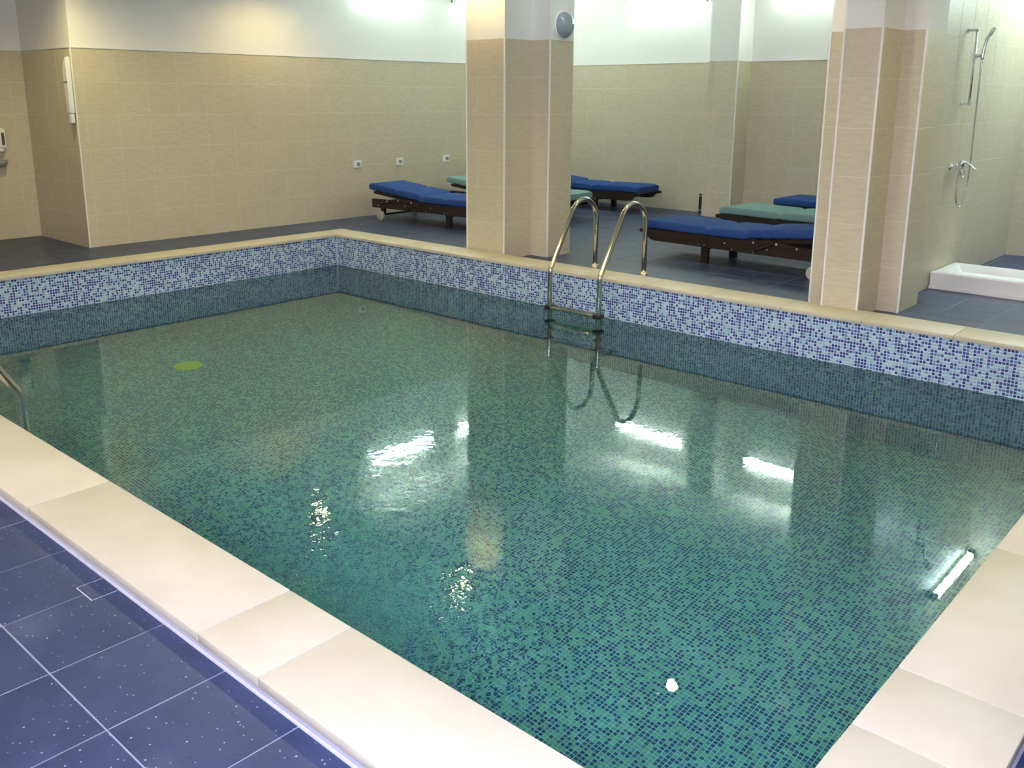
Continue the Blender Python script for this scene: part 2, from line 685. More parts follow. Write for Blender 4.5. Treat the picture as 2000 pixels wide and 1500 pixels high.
# ------------------------------------------------------------------ floor and deck tiles
CYO = 0.30
X0, X1, Y0, Y1 = -CO, PL + CO, -PW - CO, CYO        # hole for pool and coping
fl_bm = bmesh.new()
for lo, hi in (((XL2 - T, YMIN - T), (X0, YB + T)), ((X0, Y1), (XMAX + T, YB + T)),
               ((X0, YMIN - T), (XMAX + T, Y0)), ((X1, Y0), (XMAX + T, Y1))):
    add_box(fl_bm, (lo[0], lo[1], D - 0.25), (hi[0], hi[1], D - 0.0011))
floor = from_bm('floor', fl_bm, M['floor_grout'])
tag(floor, 'deck floor of square blue grey slate tiles around the pool', 'floor', kind='structure')


def project(P):
    d = Vector(P) - CAM
    z = d.dot(fw)
    if z < 0.1:
        return None
    return (991.4 + F_PX * d.dot(rt) / z, 615.5 - F_PX * d.dot(up) / z, z)


FP, FX, FY = 0.3425, 4.717, -5.0485
cells = []
GAP = 0.0045
SQ = (5.345, 5.452, -5.1435, -5.052)    # small square inset next to the coping


def add_cell(a, b, c, d):
    if b - a < 0.02 or d - c < 0.02:
        return
    p = project(((a + b) / 2, (c + d) / 2, D))
    vis = p is not None and -90 < p[0] < 2090 and -60 < p[1] < 1590
    occl = (a > XP and (a + b) / 2 < XS and c > 1.1) or c > YB or (b < XL and d > JY)
    cells.append((1 if vis and not occl else 0, -(p[2] if p else 99), a, b, c, d))


for lox, hix, loy, hiy in ((XL2, XL, YMIN, JY), (XL, X0, YMIN, YB), (X0, XMAX, Y1, YB), (X0, XMAX, YMIN, Y0), (X1, XMAX, Y0, Y1)):
    ix0 = math.floor((lox - FX) / FP)
    ix1 = math.ceil((hix - FX) / FP)
    iy0 = math.floor((loy - FY) / FP)
    iy1 = math.ceil((hiy - FY) / FP)
    for ix in range(ix0, ix1):
        for iy in range(iy0, iy1):
            a, b = max(lox, FX + ix * FP), min(hix, FX + (ix + 1) * FP)
            c, d = max(loy, FY + iy * FP), min(hiy, FY + (iy + 1) * FP)
            if a >= b or c >= d:
                continue
            a, b, c, d = a + GAP / 2, b - GAP / 2, c + GAP / 2, d - GAP / 2
            if a < SQ[1] and b > SQ[0] and d > SQ[2] and c < SQ[3]:   # tile cut around the small square
                q = SQ[2] - GAP
                if a < SQ[0]:
                    poly = [(a, c), (b, c), (b, q), (SQ[0] - GAP, q), (SQ[0] - GAP, d), (a, d)]
                else:
                    poly = [(a, c), (b, c), (b, d), (SQ[1] + GAP, d), (SQ[1] + GAP, q), (a, q)]
                nb = bmesh.new()
                top_ = nb.faces.new([nb.verts.new((px, py, D)) for px, py in poly])
                ext = bmesh.ops.extrude_face_region(nb, geom=[top_])
                for v_ in ext['geom']:
                    if isinstance(v_, bmesh.types.BMVert):
                        v_.co.z -= 0.006
                bmesh.ops.recalc_face_normals(nb, faces=nb.faces[:])
                from_bm('notched_tile', nb, M['deck'], floor)
                continue
            add_cell(a, b, c, d)
cells.sort(reverse=True)
n_obj = 0
rest_v, rest_f = [], []
for vis, _, a, b, c, d in cells:
    if vis and n_obj < 296:
        mt = Matrix.Translation(((a + b) / 2, (c + d) / 2, D + random.uniform(-0.0006, 0.0006))) @ Matrix.Rotation(random.gauss(0, 0.0012), 4, 'X') @ Matrix.Rotation(random.gauss(0, 0.0012), 4, 'Y')
        link('tile', tile_mesh(b - a, d - c, M['deck'], d=0.008, ch=0.0009), None, floor, mt)
        n_obj += 1
    else:
        k = len(rest_v)
        e = 0.0018
        rest_v += [(a, c, D - 0.004), (b, c, D - 0.004), (b, d, D - 0.004), (a, d, D - 0.004),
                   (a + e, c + e, D), (b - e, c + e, D), (b - e, d - e, D), (a + e, d - e, D)]
        rest_f += [(k + 4, k + 5, k + 6, k + 7)] + [(k + i, k + (i + 1) % 4, k + 4 + (i + 1) % 4, k + 4 + i) for i in range(4)]
me = bpy.data.meshes.new('distant_tiles')
me.from_pydata(rest_v, [], rest_f)
o = link('distant_tiles', me, M['deck'], floor)
o['kind'] = 'stuff'
# the small square tile set in pale grout beside the coping
box('square_grout', (SQ[0] - GAP, SQ[2] - GAP, D - 0.002), (SQ[1] + GAP, SQ[3] + GAP, D - 0.0006), M['mortar'], floor)
link('square_inset', tile_mesh(SQ[1] - SQ[0], SQ[3] - SQ[2], M['deck']), None, floor,
     Matrix.Translation(((SQ[0] + SQ[1]) / 2, (SQ[2] + SQ[3]) / 2, D + 0.0006)))

# ------------------------------------------------------------------ pool basin with mosaic
GR = 0.0012             # the grout lies this far behind the mosaic face
bm = bmesh.new()
add_box(bm, (-0.27, -PW - 0.27, PD - 0.2), (PL + 0.27, 0.27, PD - GR))
add_box(bm, (-0.27, -PW - 0.27, PD - GR), (-GR, 0.27, -0.03))
add_box(bm, (PL + GR, -PW - 0.27, PD - GR), (PL + 0.27, 0.27, -0.03))
add_box(bm, (-GR, GR, PD - GR), (PL + GR, 0.27, -0.03))
add_box(bm, (-GR, -PW - 0.27, PD - GR), (PL + GR, -PW - GR, -0.03))
basin = from_bm('pool_basin', bm, M['mosaic_grout'])
tag(basin, 'rectangular sunken pool lined with blue and turquoise glass mosaic', 'pool', kind='structure')

PAL_A = np.array([[0.030, 0.042, 0.165], [0.045, 0.075, 0.23], [0.115, 0.24, 0.37], [0.29, 0.45, 0.47], [0.37, 0.53, 0.50]])
PAL_F = np.array([[0.032, 0.095, 0.215], [0.047, 0.127, 0.26], [0.10, 0.235, 0.33], [0.19, 0.39, 0.335], [0.235, 0.44, 0.37]])  # floor colours carry the teal veil of light scattered in the water
MP = 0.02145
MT = 0.0170


def mosaic(name, org, u, v, n, lu, lv, probs, sides=True, pal=None):
    nu, nv = int(lu / MP), int(lv / MP)
    du, dv = lu / nu, lv / nv
    U, V = np.meshgrid((np.arange(nu) + 0.5) * du, (np.arange(nv) + 0.5) * dv, indexing='ij')
    U, V = U.ravel(), V.ravel()
    N = len(U)
    u, v, n, org = (np.array(q, float) for q in (u, v, n, org))
    jit = rng.normal(0, 0.00025, (N, 2))
    cen = org + np.outer(U + jit[:, 0], u) + np.outer(V + jit[:, 1], v)
    h = MT / 2
    e = 0.0016
    sg = np.array([[-1, -1], [1, -1], [1, 1], [-1, 1]])
    top = [cen + (h - e) * s[0] * u + (h - e) * s[1] * v for s in sg]
    if sides:
        bot = [cen + h * s[0] * u + h * s[1] * v - 0.0014 * n for s in sg]
        P = np.stack(top + bot, 1)
        base = np.arange(N)[:, None] * 8
        q = [[0, 1, 2, 3]] + [[4 + i, 4 + (i + 1) % 4, (i + 1) % 4, i] for i in range(4)]
    else:
        P = np.stack(top, 1)
        base = np.arange(N)[:, None] * 4
        q = [[0, 1, 2, 3]]
    if np.dot(np.cross(u, v), n) < 0:
        q = [k[::-1] for k in q]
    nf = len(q)
    loops = (base[:, :, None] + np.array(q)[None]).reshape(-1)
    P = P.reshape(-1, 3)
    me = bpy.data.meshes.new(name)
    me.vertices.add(len(P))
    me.vertices.foreach_set('co', P.astype(np.float32).ravel())
    me.loops.add(len(loops))
    me.loops.foreach_set('vertex_index', loops.astype(np.int32))
    me.polygons.add(N * nf)
    me.polygons.foreach_set('loop_start', np.arange(N * nf, dtype=np.int32) * 4)
    me.update(calc_edges=True)
    idx = rng.choice(len(PAL_A), N, p=probs)
    colr = (PAL_A if pal is None else pal)[idx] * rng.normal(1.0, 0.07, (N, 1)).clip(0.75, 1.25)
    c4 = np.concatenate([colr, np.ones((N, 1))], 1)
    c4 = np.repeat(c4, nf, 0)
    at = me.attributes.new('piece_colour', 'FLOAT_COLOR', 'FACE')
    at.data.foreach_set('color', c4.astype(np.float32).ravel())
    o = link(name, me, M['mosaic'], basin)
    o['kind'] = 'stuff'
    return o


PW_ = [0.34, 0.13, 0.14, 0.20, 0.19]
PF_ = [0.35, 0.17, 0.06, 0.20, 0.22]
zt = -0.031
mosaic('wall_mosaic', (0, -PW, WL - 0.3), (0, 1, 0), (0, 0, 1), (1, 0, 0), PW, zt - WL + 0.3, PW_)
mosaic('wall_mosaic', (0, 0, WL - 0.3), (1, 0, 0), (0, 0, 1), (0, -1, 0), PL, zt - WL + 0.3, PW_)
mosaic('wall_mosaic', (0, -PW, PD), (0, 1, 0), (0, 0, 1), (1, 0, 0), PW, WL - 0.3 - PD, PW_, False)
mosaic('wall_mosaic', (0, 0, PD), (1, 0, 0), (0, 0, 1), (0, -1, 0), PL, WL - 0.3 - PD, PW_, False)
mosaic('wall_mosaic', (PL, -PW, PD), (0, 1, 0), (0, 0, 1), (-1, 0, 0), PW, zt - PD, PW_, False)
mosaic('wall_mosaic', (0, -PW, PD), (1, 0, 0), (0, 0, 1), (0, 1, 0), PL, zt - PD, PW_, False)
mosaic('floor_mosaic', (0, -PW, PD), (1, 0, 0), (0, 1, 0), (0, 0, 1), PL, PW, PF_, True, PAL_F)
# pale bead of silicone up the far corner
bm = bmesh.new()
pr = [(0.0, -0.010), (0.004, -0.004), (0.010, 0.0), (0.0, 0.0)]
lo_ = [bm.verts.new((p[0], p[1], PD)) for p in pr]
hi_ = [bm.verts.new((p[0], p[1], -0.032)) for p in pr]
for i in range(4):
    j = (i + 1) % 4
    bm.faces.new((lo_[i], lo_[j], hi_[j], hi_[i]))
bmesh.ops.recalc_face_normals(bm, faces=bm.faces[:])
from_bm('corner_bead', bm, M['mosaic_grout'], basin)

# water
nx, ny = 60, 40
bm = bmesh.new()
bmesh.ops.create_grid(bm, x_segments=nx, y_segments=ny, size=0.5)
for v_ in bm.verts:
    v_.co = Vector(((v_.co.x + 0.5) * PL, -PW + (v_.co.y + 0.5) * PW, 0))
water = from_bm('pool_water', bm, M['water'], smooth=True)
water.location = (0, 0, WL)
tag(water, 'clear green tinted water filling the mosaic pool', 'water', kind='structure')

# round yellow floor drain
dr = empty('pool_drain', (1.12, -2.46, PD))
tag(dr, 'round yellow green drain cover on the pool floor', 'drain')
bm = bmesh.new()
add_lathe(bm, [(0.115, 0), (0.115, 0.008), (0.10, 0.016), (0.095, 0.016), (0.095, 0.011), (0.0, 0.011)], (0, 0, 0), (0, 0, 1), 32)
from_bm('rim', bm, M['drain'], dr)
bm = bmesh.new()
for k in range(-4, 5):
    w = math.sqrt(max(0.0, 0.09 ** 2 - (k * 0.019) ** 2))
    add_box(bm, (-w, k * 0.019 - 0.0055, 0.009), (w, k * 0.019 + 0.0055, 0.016))
from_bm('grate', bm, M['drain'], dr)

# ------------------------------------------------------------------ coping
cop = empty('coping', (0, 0, 0))
tag(cop, 'raised cream limestone coping around the pool edge', 'coping', kind='structure')
OV = 0.018


def stone(lo, hi):
    w, h = hi[0] - lo[0] - 0.0022, hi[1] - lo[1] - 0.0022
    bm = bmesh.new()
    add_box(bm, (-w / 2, -h / 2, -0.030), (w / 2, h / 2, 0), 0.004)
    o = from_bm('coping_stone', bm, M['stone'], cop)
    o.location = ((lo[0] + hi[0]) / 2, (lo[1] + hi[1]) / 2, random.uniform(-0.0006, 0.0006))
    smooth_by_angle(o, 30)


def run(cuts, axis, lo, hi):
    for a, b in zip(cuts, cuts[1:]):
        if axis == 'x':
            stone((a, lo), (b, hi))
        else:
            stone((lo, a), (hi, b))


run([-CO, 0.30, 1.10, 2.31, 3.52, 4.737, 5.952, 6.255, 7.18, PL + CO], 'x', -PW - CO - 0.012, -PW + OV)   # near
run([-CO, 0.45, 1.05, 1.65, 2.25, 2.85, 3.45, 4.05, 4.65, 5.25, 5.85, 6.45, 7.05, PL + CO], 'x', -OV, CYO)
run([-PW + OV, -4.18, -3.868, -2.95, -2.03, -1.1, -OV], 'y', PL - OV, PL + CO + 0.02)
run([-PW + OV, -4.1, -3.5, -2.9, -2.3, -1.7, -1.1, -0.5, -OV], 'y', -CO, OV)
bm = bmesh.new()
add_box(bm, (-CO - 0.001, -PW - CO - 0.003, D - 0.02), (PL + CO + 0.003, -PW - 0.02, -0.029))
add_box(bm, (-CO - 0.001, 0.02, D - 0.02), (PL + CO + 0.003, CYO + 0.002, -0.029))
add_box(bm, (-CO - 0.001, -PW - 0.02, D - 0.02), (-0.02, 0.02, -0.029))
add_box(bm, (PL + 0.02, -PW - 0.02, D - 0.02), (PL + CO + 0.003, 0.02, -0.029))
from_bm('mortar_bed', bm, M['mortar'], cop)
# pale silicone fillet between coping and deck tiles
bm = bmesh.new()
add_prism(bm, [(-PW - CO - 0.009, D - 0.002), (-PW - CO - 0.007, D + 0.004), (-PW - CO, D + 0.012), (-PW - CO, D - 0.004)], 'x', -CO, PL + CO)
add_prism(bm, [(PL + CO + 0.02, D - 0.002), (PL + CO + 0.014, D + 0.006), (PL + CO, D + 0.03), (PL + CO, D - 0.004)], 'y', -PW - CO, CYO)
from_bm('sealant_bead', bm, M['mortar'], cop)

# ------------------------------------------------------------------ pillars


def pillar(name, label, boxes, faces, ztile, rows, trims, ztop):
    bm = bmesh.new()
    for x0, x1, y0, y1 in boxes:
        add_box(bm, (x0, y0, D - 0.05), (x1, y1, ztile))
    n0 = len(bm.faces)
    for x0, x1, y0, y1 in boxes:
        add_box(bm, (x0, y0, ztile), (x1, y1, ztop))
    bm.faces.ensure_lookup_table()
    for f in bm.faces[n0:]:
        f.material_index = 1
    me = bpy.data.meshes.new(name)
    bm.to_mesh(me)
    bm.free()
    me.materials.append(M['grout'])
    me.materials.append(M['plaster'])
    o = link(name, me)
    tag(o, label, 'pillar', kind='structure')
    for p0, u, ln, nrm, js in faces:
        wall_tiles(o, p0, u, ln, D, ztile, nrm, js, rows)
    for x, y in trims:
        box('corner_profile', (x - 0.007, y - 0.007, D), (x + 0.007, y + 0.007, ztile + 0.004), M['trim'], o, 0.002)
    return o


AX0, AX1, AX2, AY0, AY2, AY3 = 1.719, 2.217, 2.431, 0.318, 0.7156, 1.070
pil_c = pillar('pillar', 'square stepped tiled pillar standing at the pool edge beside the ladder',
               [(AX0, AX1, AY0, AY2), (AX0, AX2, AY2, AY3)],
               [((AX0, AY0), (1, 0), AX1 - AX0, (0, -1), [0.143]), ((AX1, AY0), (0, 1), AY2 - AY0, (1, 0), []),
                ((AX1, AY2), (1, 0), AX2 - AX1, (0, -1), []), ((AX2, AY2), (0, 1), AY3 - AY2, (1, 0), []),
                ((AX0, AY0), (0, 1), AY3 - AY0, (-1, 0), [0.334]), ((AX0, AY3), (1, 0), AX2 - AX0, (0, 1), [0.334])],
               2.007, 6, [(AX1, AY0), (AX2, AY2), (AX0, AY0)], ZC2 + 0.05)
BX0, BX1, BX2, BY0, BY2, BY3 = 5.441, 5.703, 5.861, 0.268, 0.6494, 1.0584
BWX, BWY = 5.226, 0.54
pil_s = pillar('pillar', 'wide stepped tiled pillar ending the partition wall beside the shower',
               [(BX0, BX1, BY0, BY2), (BX0, BX2, BY2, BY3), (BWX, BX0, BWY, BY3)],
               [((BX0, BY0), (1, 0), BX1 - BX0, (0, -1), []), ((BX1, BY0), (0, 1), BY2 - BY0, (1, 0), []),
                ((BX1, BY2), (1, 0), BX2 - BX1, (0, -1), []), ((BX2, BY2), (0, 1), BY3 - BY2, (1, 0), []),
                ((BWX, BWY), (1, 0), BX0 - BWX, (0, -1), []), ((BX0, BY0), (0, 1), BWY - BY0, (-1, 0), []),
                ((BWX, BWY), (0, 1), BY3 - BWY, (-1, 0), [0.334])],
               1.952, 6, [(BX1, BY0), (BX2, BY2), (BX0, BY0), (BWX, BWY)], ZC2 + 0.05)
PX0, PX1, PYF = 1.83, 2.243, 4.66
pil_w = pillar('pillar', 'pilaster projecting from the back wall between the loungers',
               [(PX0, PX1, PYF, YB)],
               [((PX0, PYF), (1, 0), PX1 - PX0, (0, -1), [0.1]), ((PX1, PYF), (0, 1), YB - PYF, (1, 0), []),
                ((PX0, PYF), (0, 1), YB - PYF, (-1, 0), [])],
               ZT, 6, [(PX1, PYF)], ZC2 + 0.05)

# ------------------------------------------------------------------ lamps


def tube_light(label, p, u, n, ln=1.2, mat='tube'):
    """p = lower start corner on the wall, u along, n out of the wall"""
    e = empty('tube_light', p)
    tag(e, label, 'lamp', 'fluorescent tube lights on the walls')
    u, n = Vector(u), Vector(n)
    R = Matrix((u, n, Vector((0, 0, 1)))).transposed().to_4x4()
    if R.determinant() < 0:
        e.location = Vector(p) + u * ln
        R = Matrix((-u, n, Vector((0, 0, 1)))).transposed().to_4x4()
    e.rotation_euler = R.to_euler()
    box('housing', (0, 0, 0.01), (ln, 0.035, 0.095), M['white'], e, 0.003)
    bm = bmesh.new()
    poly = [(0.035, 0.008)]
    for k in range(9):
        a = -math.pi / 2 + math.pi * k / 8
        poly.append((0.055 + 0.038 * math.cos(a), 0.052 + 0.045 * math.sin(a)))
    poly.append((0.035, 0.097))
    add_prism(bm, poly, 'x', 0.012, ln - 0.012)
    from_bm('diffuser', bm, M[mat], e)
    if mat == 'tube':
        box('added_uplight', (0.04, 0.012, 0.0955), (ln - 0.04, 0.034, 0.0985), M['slot'], e)  # added glow strip that lights the wall above the fixture
    poly2 = [(0.0, 0.004)] + [(0.055 + 0.042 * math.cos(-math.pi / 2 + math.pi * k / 8), 0.052 + 0.049 * math.sin(-math.pi / 2 + math.pi * k / 8)) for k in range(9)] + [(0.0, 0.101)]
    for a, b in ((0, 0.012), (ln - 0.012, ln)):
        bm = bmesh.new()
        add_prism(bm, poly2, 'x', a, b)
        from_bm('end_cap', bm, M['white'], e)
    return e


tube_light('fluorescent tube light above the first two wall sockets', (XL, 1.40, 2.725), (0, 1, 0), (1, 0, 0))
tube_light('fluorescent tube light high on the long wall behind the central pillar', (XL, 3.14, 2.725), (0, 1, 0), (1, 0, 0))
tube_light('fluorescent tube light on the back wall beside the pilaster, above the blue lounger', (0.36, YB, 2.705), (1, 0, 0), (0, -1, 0))
tube_light('fluorescent tube light on the back wall next to the wide stepped pillar', (2.54, YB, 2.715), (1, 0, 0), (0, -1, 0))
tube_light('fluorescent tube light high on the shower wall', (XS, 2.87, 2.66), (0, 1, 0), (1, 0, 0), 1.17, 'tube2')
tube_light('fluorescent tube light on the end wall beyond the shower tray', (6.45, YS, 2.66), (1, 0, 0), (0, -1, 0), 1.2, 'tube2')
tube_light('unseen added fill tube on the wall behind the viewpoint, by the near coping', (3.6, YMIN, 2.55), (1, 0, 0), (0, 1, 0), 1.2, 'front_fill')  # unseen fill lights, added to brighten the pillars from the camera side
tube_light('unseen added fill tube on the wall behind the viewpoint, by the short coping', (7.2, YMIN, 2.55), (1, 0, 0), (0, 1, 0), 1.2, 'front_fill')

for x, lab in ((-0.35, 'over the first blue lounger'), (2.75, 'between the two pillars'), (4.15, 'beside the wide stepped pillar')):  # unseen fill lights, added to brighten the lounge and its back wall
    tube_light('unseen added fill tube on the lounge side of the ceiling step ' + lab, (x, YC, 3.02), (1, 0, 0), (0, 1, 0), 1.2, 'step_fill')


def downlight(x, y, label, power, color):
    e = empty('downlight', (x, y, ZC1))
    tag(e, label, 'lamp', 'warm downlights in the pool ceiling')
    bm = bmesh.new()
    add_lathe(bm, [(0.056, 0.0), (0.074, 0.0), (0.074, -0.006), (0.066, -0.009), (0.056, -0.004), (0.056, 0.0)], (0, 0, 0), (0, 0, 1), 24)
    from_bm('ring', bm, M['white'], e, True)
    bm = bmesh.new()
    add_lathe(bm, [(0.056, -0.002), (0.03, -0.0035), (0, -0.004)], (0, 0, 0), (0, 0, 1), 24)
    from_bm('lens', bm, M['lens'], e)
    light('bulb', 'SPOT', (0, 0, -0.03), power, color, 0.045, e, None, math.radians(150), 0.7)
    return e


where = {-0.62: 'beyond the far end of the pool', 1.95: 'in front of the central pillar', 4.49: 'between the ladder and the stepped pillar', 7.05: 'above the end of the coping near the shower'}
for x in (-0.62, 1.95, 4.49, 7.05):
    downlight(x, 0.03, 'round warm ceiling downlight ' + where[x], SPOT_POWER, WARM_COL)
where3 = {-0.62: 'over the deck beside the tiled corner', 1.95: 'over the middle of the pool, farther end', 4.49: 'over the middle of the pool', 7.05: 'over the pool beside the short coping'}
for x in (-0.62, 1.95, 4.49, 7.05):
    downlight(x, -2.66, 'round warm ceiling downlight ' + where3[x], SPOT_POWER_2, WARM_COL_2)
# round bulkhead lamp on the central pillar
e = empty('bulkhead_lamp', (AX2, 0.893, 2.145))
tag(e, 'round unlit bulkhead lamp with smoked glass on the central pillar', 'lamp')
bm = bmesh.new()
add_lathe(bm, [(0.130, 0), (0.130, 0.012), (0.126, 0.020), (0.120, 0.022), (0.120, 0.0)], (0, 0, 0), (1, 0, 0), 36)
from_bm('base_ring', bm, M['white'], e, False)
bm = bmesh.new()
add_lathe(bm, [(0.121 * math.cos(a), 0.016 + 0.087 * math.sin(a)) for a in [math.pi / 2 * k / 10 for k in range(10)]] + [(0, 0.103)], (0, 0, 0), (1, 0, 0), 36)
from_bm('glass_dome', bm, M['lampglass'], e, True)

# ------------------------------------------------------------------ wall sockets
for y, lab in ((1.409, 'white square wall socket, first one from the corner trim'), (2.128, 'white square wall socket, middle one of three on the long wall'), (3.003, 'white square wall socket closest to the central pillar')):
    e = empty('wall_socket', (XL, y, 0.622))
    tag(e, lab, 'socket', 'sockets on the long wall')
    box('cover_plate', (0.004, -0.058, -0.047), (0.024, 0.058, 0.047), M['white'], e, 0.006)
    box('socket_insert', (0.02, -0.02, -0.022), (0.0275, 0.036, 0.022), M['grey'], e, 0.003)

# ------------------------------------------------------------------ soap dispenser on the set-back wall
e = empty('soap_dispenser', (XL2, -2.47, 0.92))
tag(e, 'white wall soap dispenser with a dark level window, beside the tiled corner', 'dispenser')
bm = bmesh.new()
add_box(bm, (0.004, -0.07, 0.0), (0.10, 0.07, 0.21), 0.02)
smooth_by_angle(from_bm('body', bm, M['white'], e), 35)
box('level_window', (0.095, 0.02, 0.035), (0.104, 0.05, 0.165), M['darkgrey'], e, 0.003)
bm = bmesh.new()
add_lathe(bm, [(0, -0.035), (0.02, -0.03), (0.028, -0.012), (0.024, 0.004), (0, 0.006)], (0.065, 0.02, -0.006), (0, 0, 1), 16)
from_bm('push_knob', bm, M['white'], e, True)
e = empty('drip_cup', (XL2, -2.47, 0.72))
tag(e, 'rounded grey drip cup on the wall below the soap dispenser', 'cup')
bm = bmesh.new()
add_lathe(bm, [(0, 0), (0.035, 0.004), (0.058, 0.03), (0.066, 0.075), (0.060, 0.075), (0.052, 0.03), (0, 0.012)], (0.068, 0, 0), (0, 0, 1), 20)
from_bm('bowl', bm, M['grey'], e, True)
box('wall_bracket', (0.004, -0.02, 0.03), (0.012, 0.02, 0.07), M['white'], e)

# ------------------------------------------------------------------ narrow white fitting by the corner
e = empty('hand_dryer', (-1.43, JY, 1.20))
tag(e, 'narrow white wall fitting with a rounded top beside the tiled corner trim', 'dryer')
bm = bmesh.new()
poly = [(-0.022, 0.10), (-0.032, 0.28), (-0.045, 0.45), (-0.040, 0.52), (-0.022, 0.58), (0.005, 0.625), (0.035, 0.645), (0.056, 0.65), (0.056, 0.10)]
add_prism(bm, poly, 'y', -0.055, -0.006)
bmesh.ops.bevel(bm, geom=bm.edges[:], offset=0.008, segments=2, affect='EDGES')
smooth_by_angle(from_bm('casing', bm, M['white'], e), 40)
box('nozzle', (-0.016, -0.05, 0.0), (0.05, -0.012, 0.098), M['white'], e, 0.008)
box('seam_strip', (-0.036, -0.0585, 0.40), (0.05, -0.052, 0.412), M['grey'], e)

# ------------------------------------------------------------------ pool ladders


def ladder(label, loc, rz):
    e = empty('pool_ladder', loc, rz)
    tag(e, label, 'ladder', 'stainless pool ladders')
    # local: y+ = deck side, pool wall plane at y = 0, coping top at z = 0; rails at x = +-0.262
    for s in (-0.262, 0.262):
        path = fillet_path([(s, -0.235, -1.35), (s, -0.235, 0.045), (s, 0.40, 1.105), (s, 0.40, D)], [0.10, 0.187], 16)
        bm = bmesh.new()
        add_tube(bm, path, 0.0215, 14)
        r = from_bm('rail', bm, M['steel'], e, True)
        bm = bmesh.new()
        add_lathe(bm, [(0.0216, 0.0), (0.045, 0.0), (0.045, 0.006), (0.034, 0.03), (0.030, 0.075), (0.0216, 0.08)], (s, 0.40, D), (0, 0, 1), 20)
        from_bm('flange', bm, M['steel'], r, True)
    for z in (-0.275, -0.55, -0.82, -1.09):
        bm = bmesh.new()
        add_box(bm, (-0.235, -0.275, z - 0.014), (0.235, -0.195, z + 0.014), 0.006)
        for k in range(5):
            add_box(bm, (-0.225, -0.27 + k * 0.0155, z + 0.013), (0.225, -0.262 + k * 0.0155, z + 0.0165))
        st = smooth_by_angle(from_bm('step', bm, M['steel'], e), 30)
        for s in (-0.262, 0.262):
            bm = bmesh.new()
            add_box(bm, (s - 0.028 if s < 0 else 0.226, -0.277, z - 0.019), (-0.226 if s < 0 else s + 0.028, -0.193, z + 0.019), 0.006)
            from_bm('end_bracket', bm, M['black'], st)
    for s in (-0.262, 0.262):
        bm = bmesh.new()
        add_cyl(bm, (s, -0.235, -1.30), (s, -0.008, -1.30), 0.016, seg=12)
        add_cyl(bm, (s, -0.018, -1.30), (s, -0.003, -1.30), 0.032, seg=16)
        from_bm('wall_buffer', bm, M['black'], e)
    return e


ladder('steel pool ladder standing on the coping beside the central pillar', (3.52, 0, 0), 0)
ladder('steel pool ladder of the near coping, cut off by the picture edge', (3.23, -PW - 0.085, 0), math.pi)

# ------------------------------------------------------------------ sun loungers


def rounded_rect(w, h, r, n=4):
    pts = []
    for cx, cy_, a0 in ((w / 2 - r, h - r, 0), (-w / 2 + r, h - r, 90), (-w / 2 + r, r, 180), (w / 2 - r, r, 270)):
        for k in range(n + 1):
            a = math.radians(a0 + 90 * k / n)
            pts.append((cx + r * math.cos(a), cy_ + r * math.sin(a)))
    return pts


W2 = 0.62
HINGE = 1.18


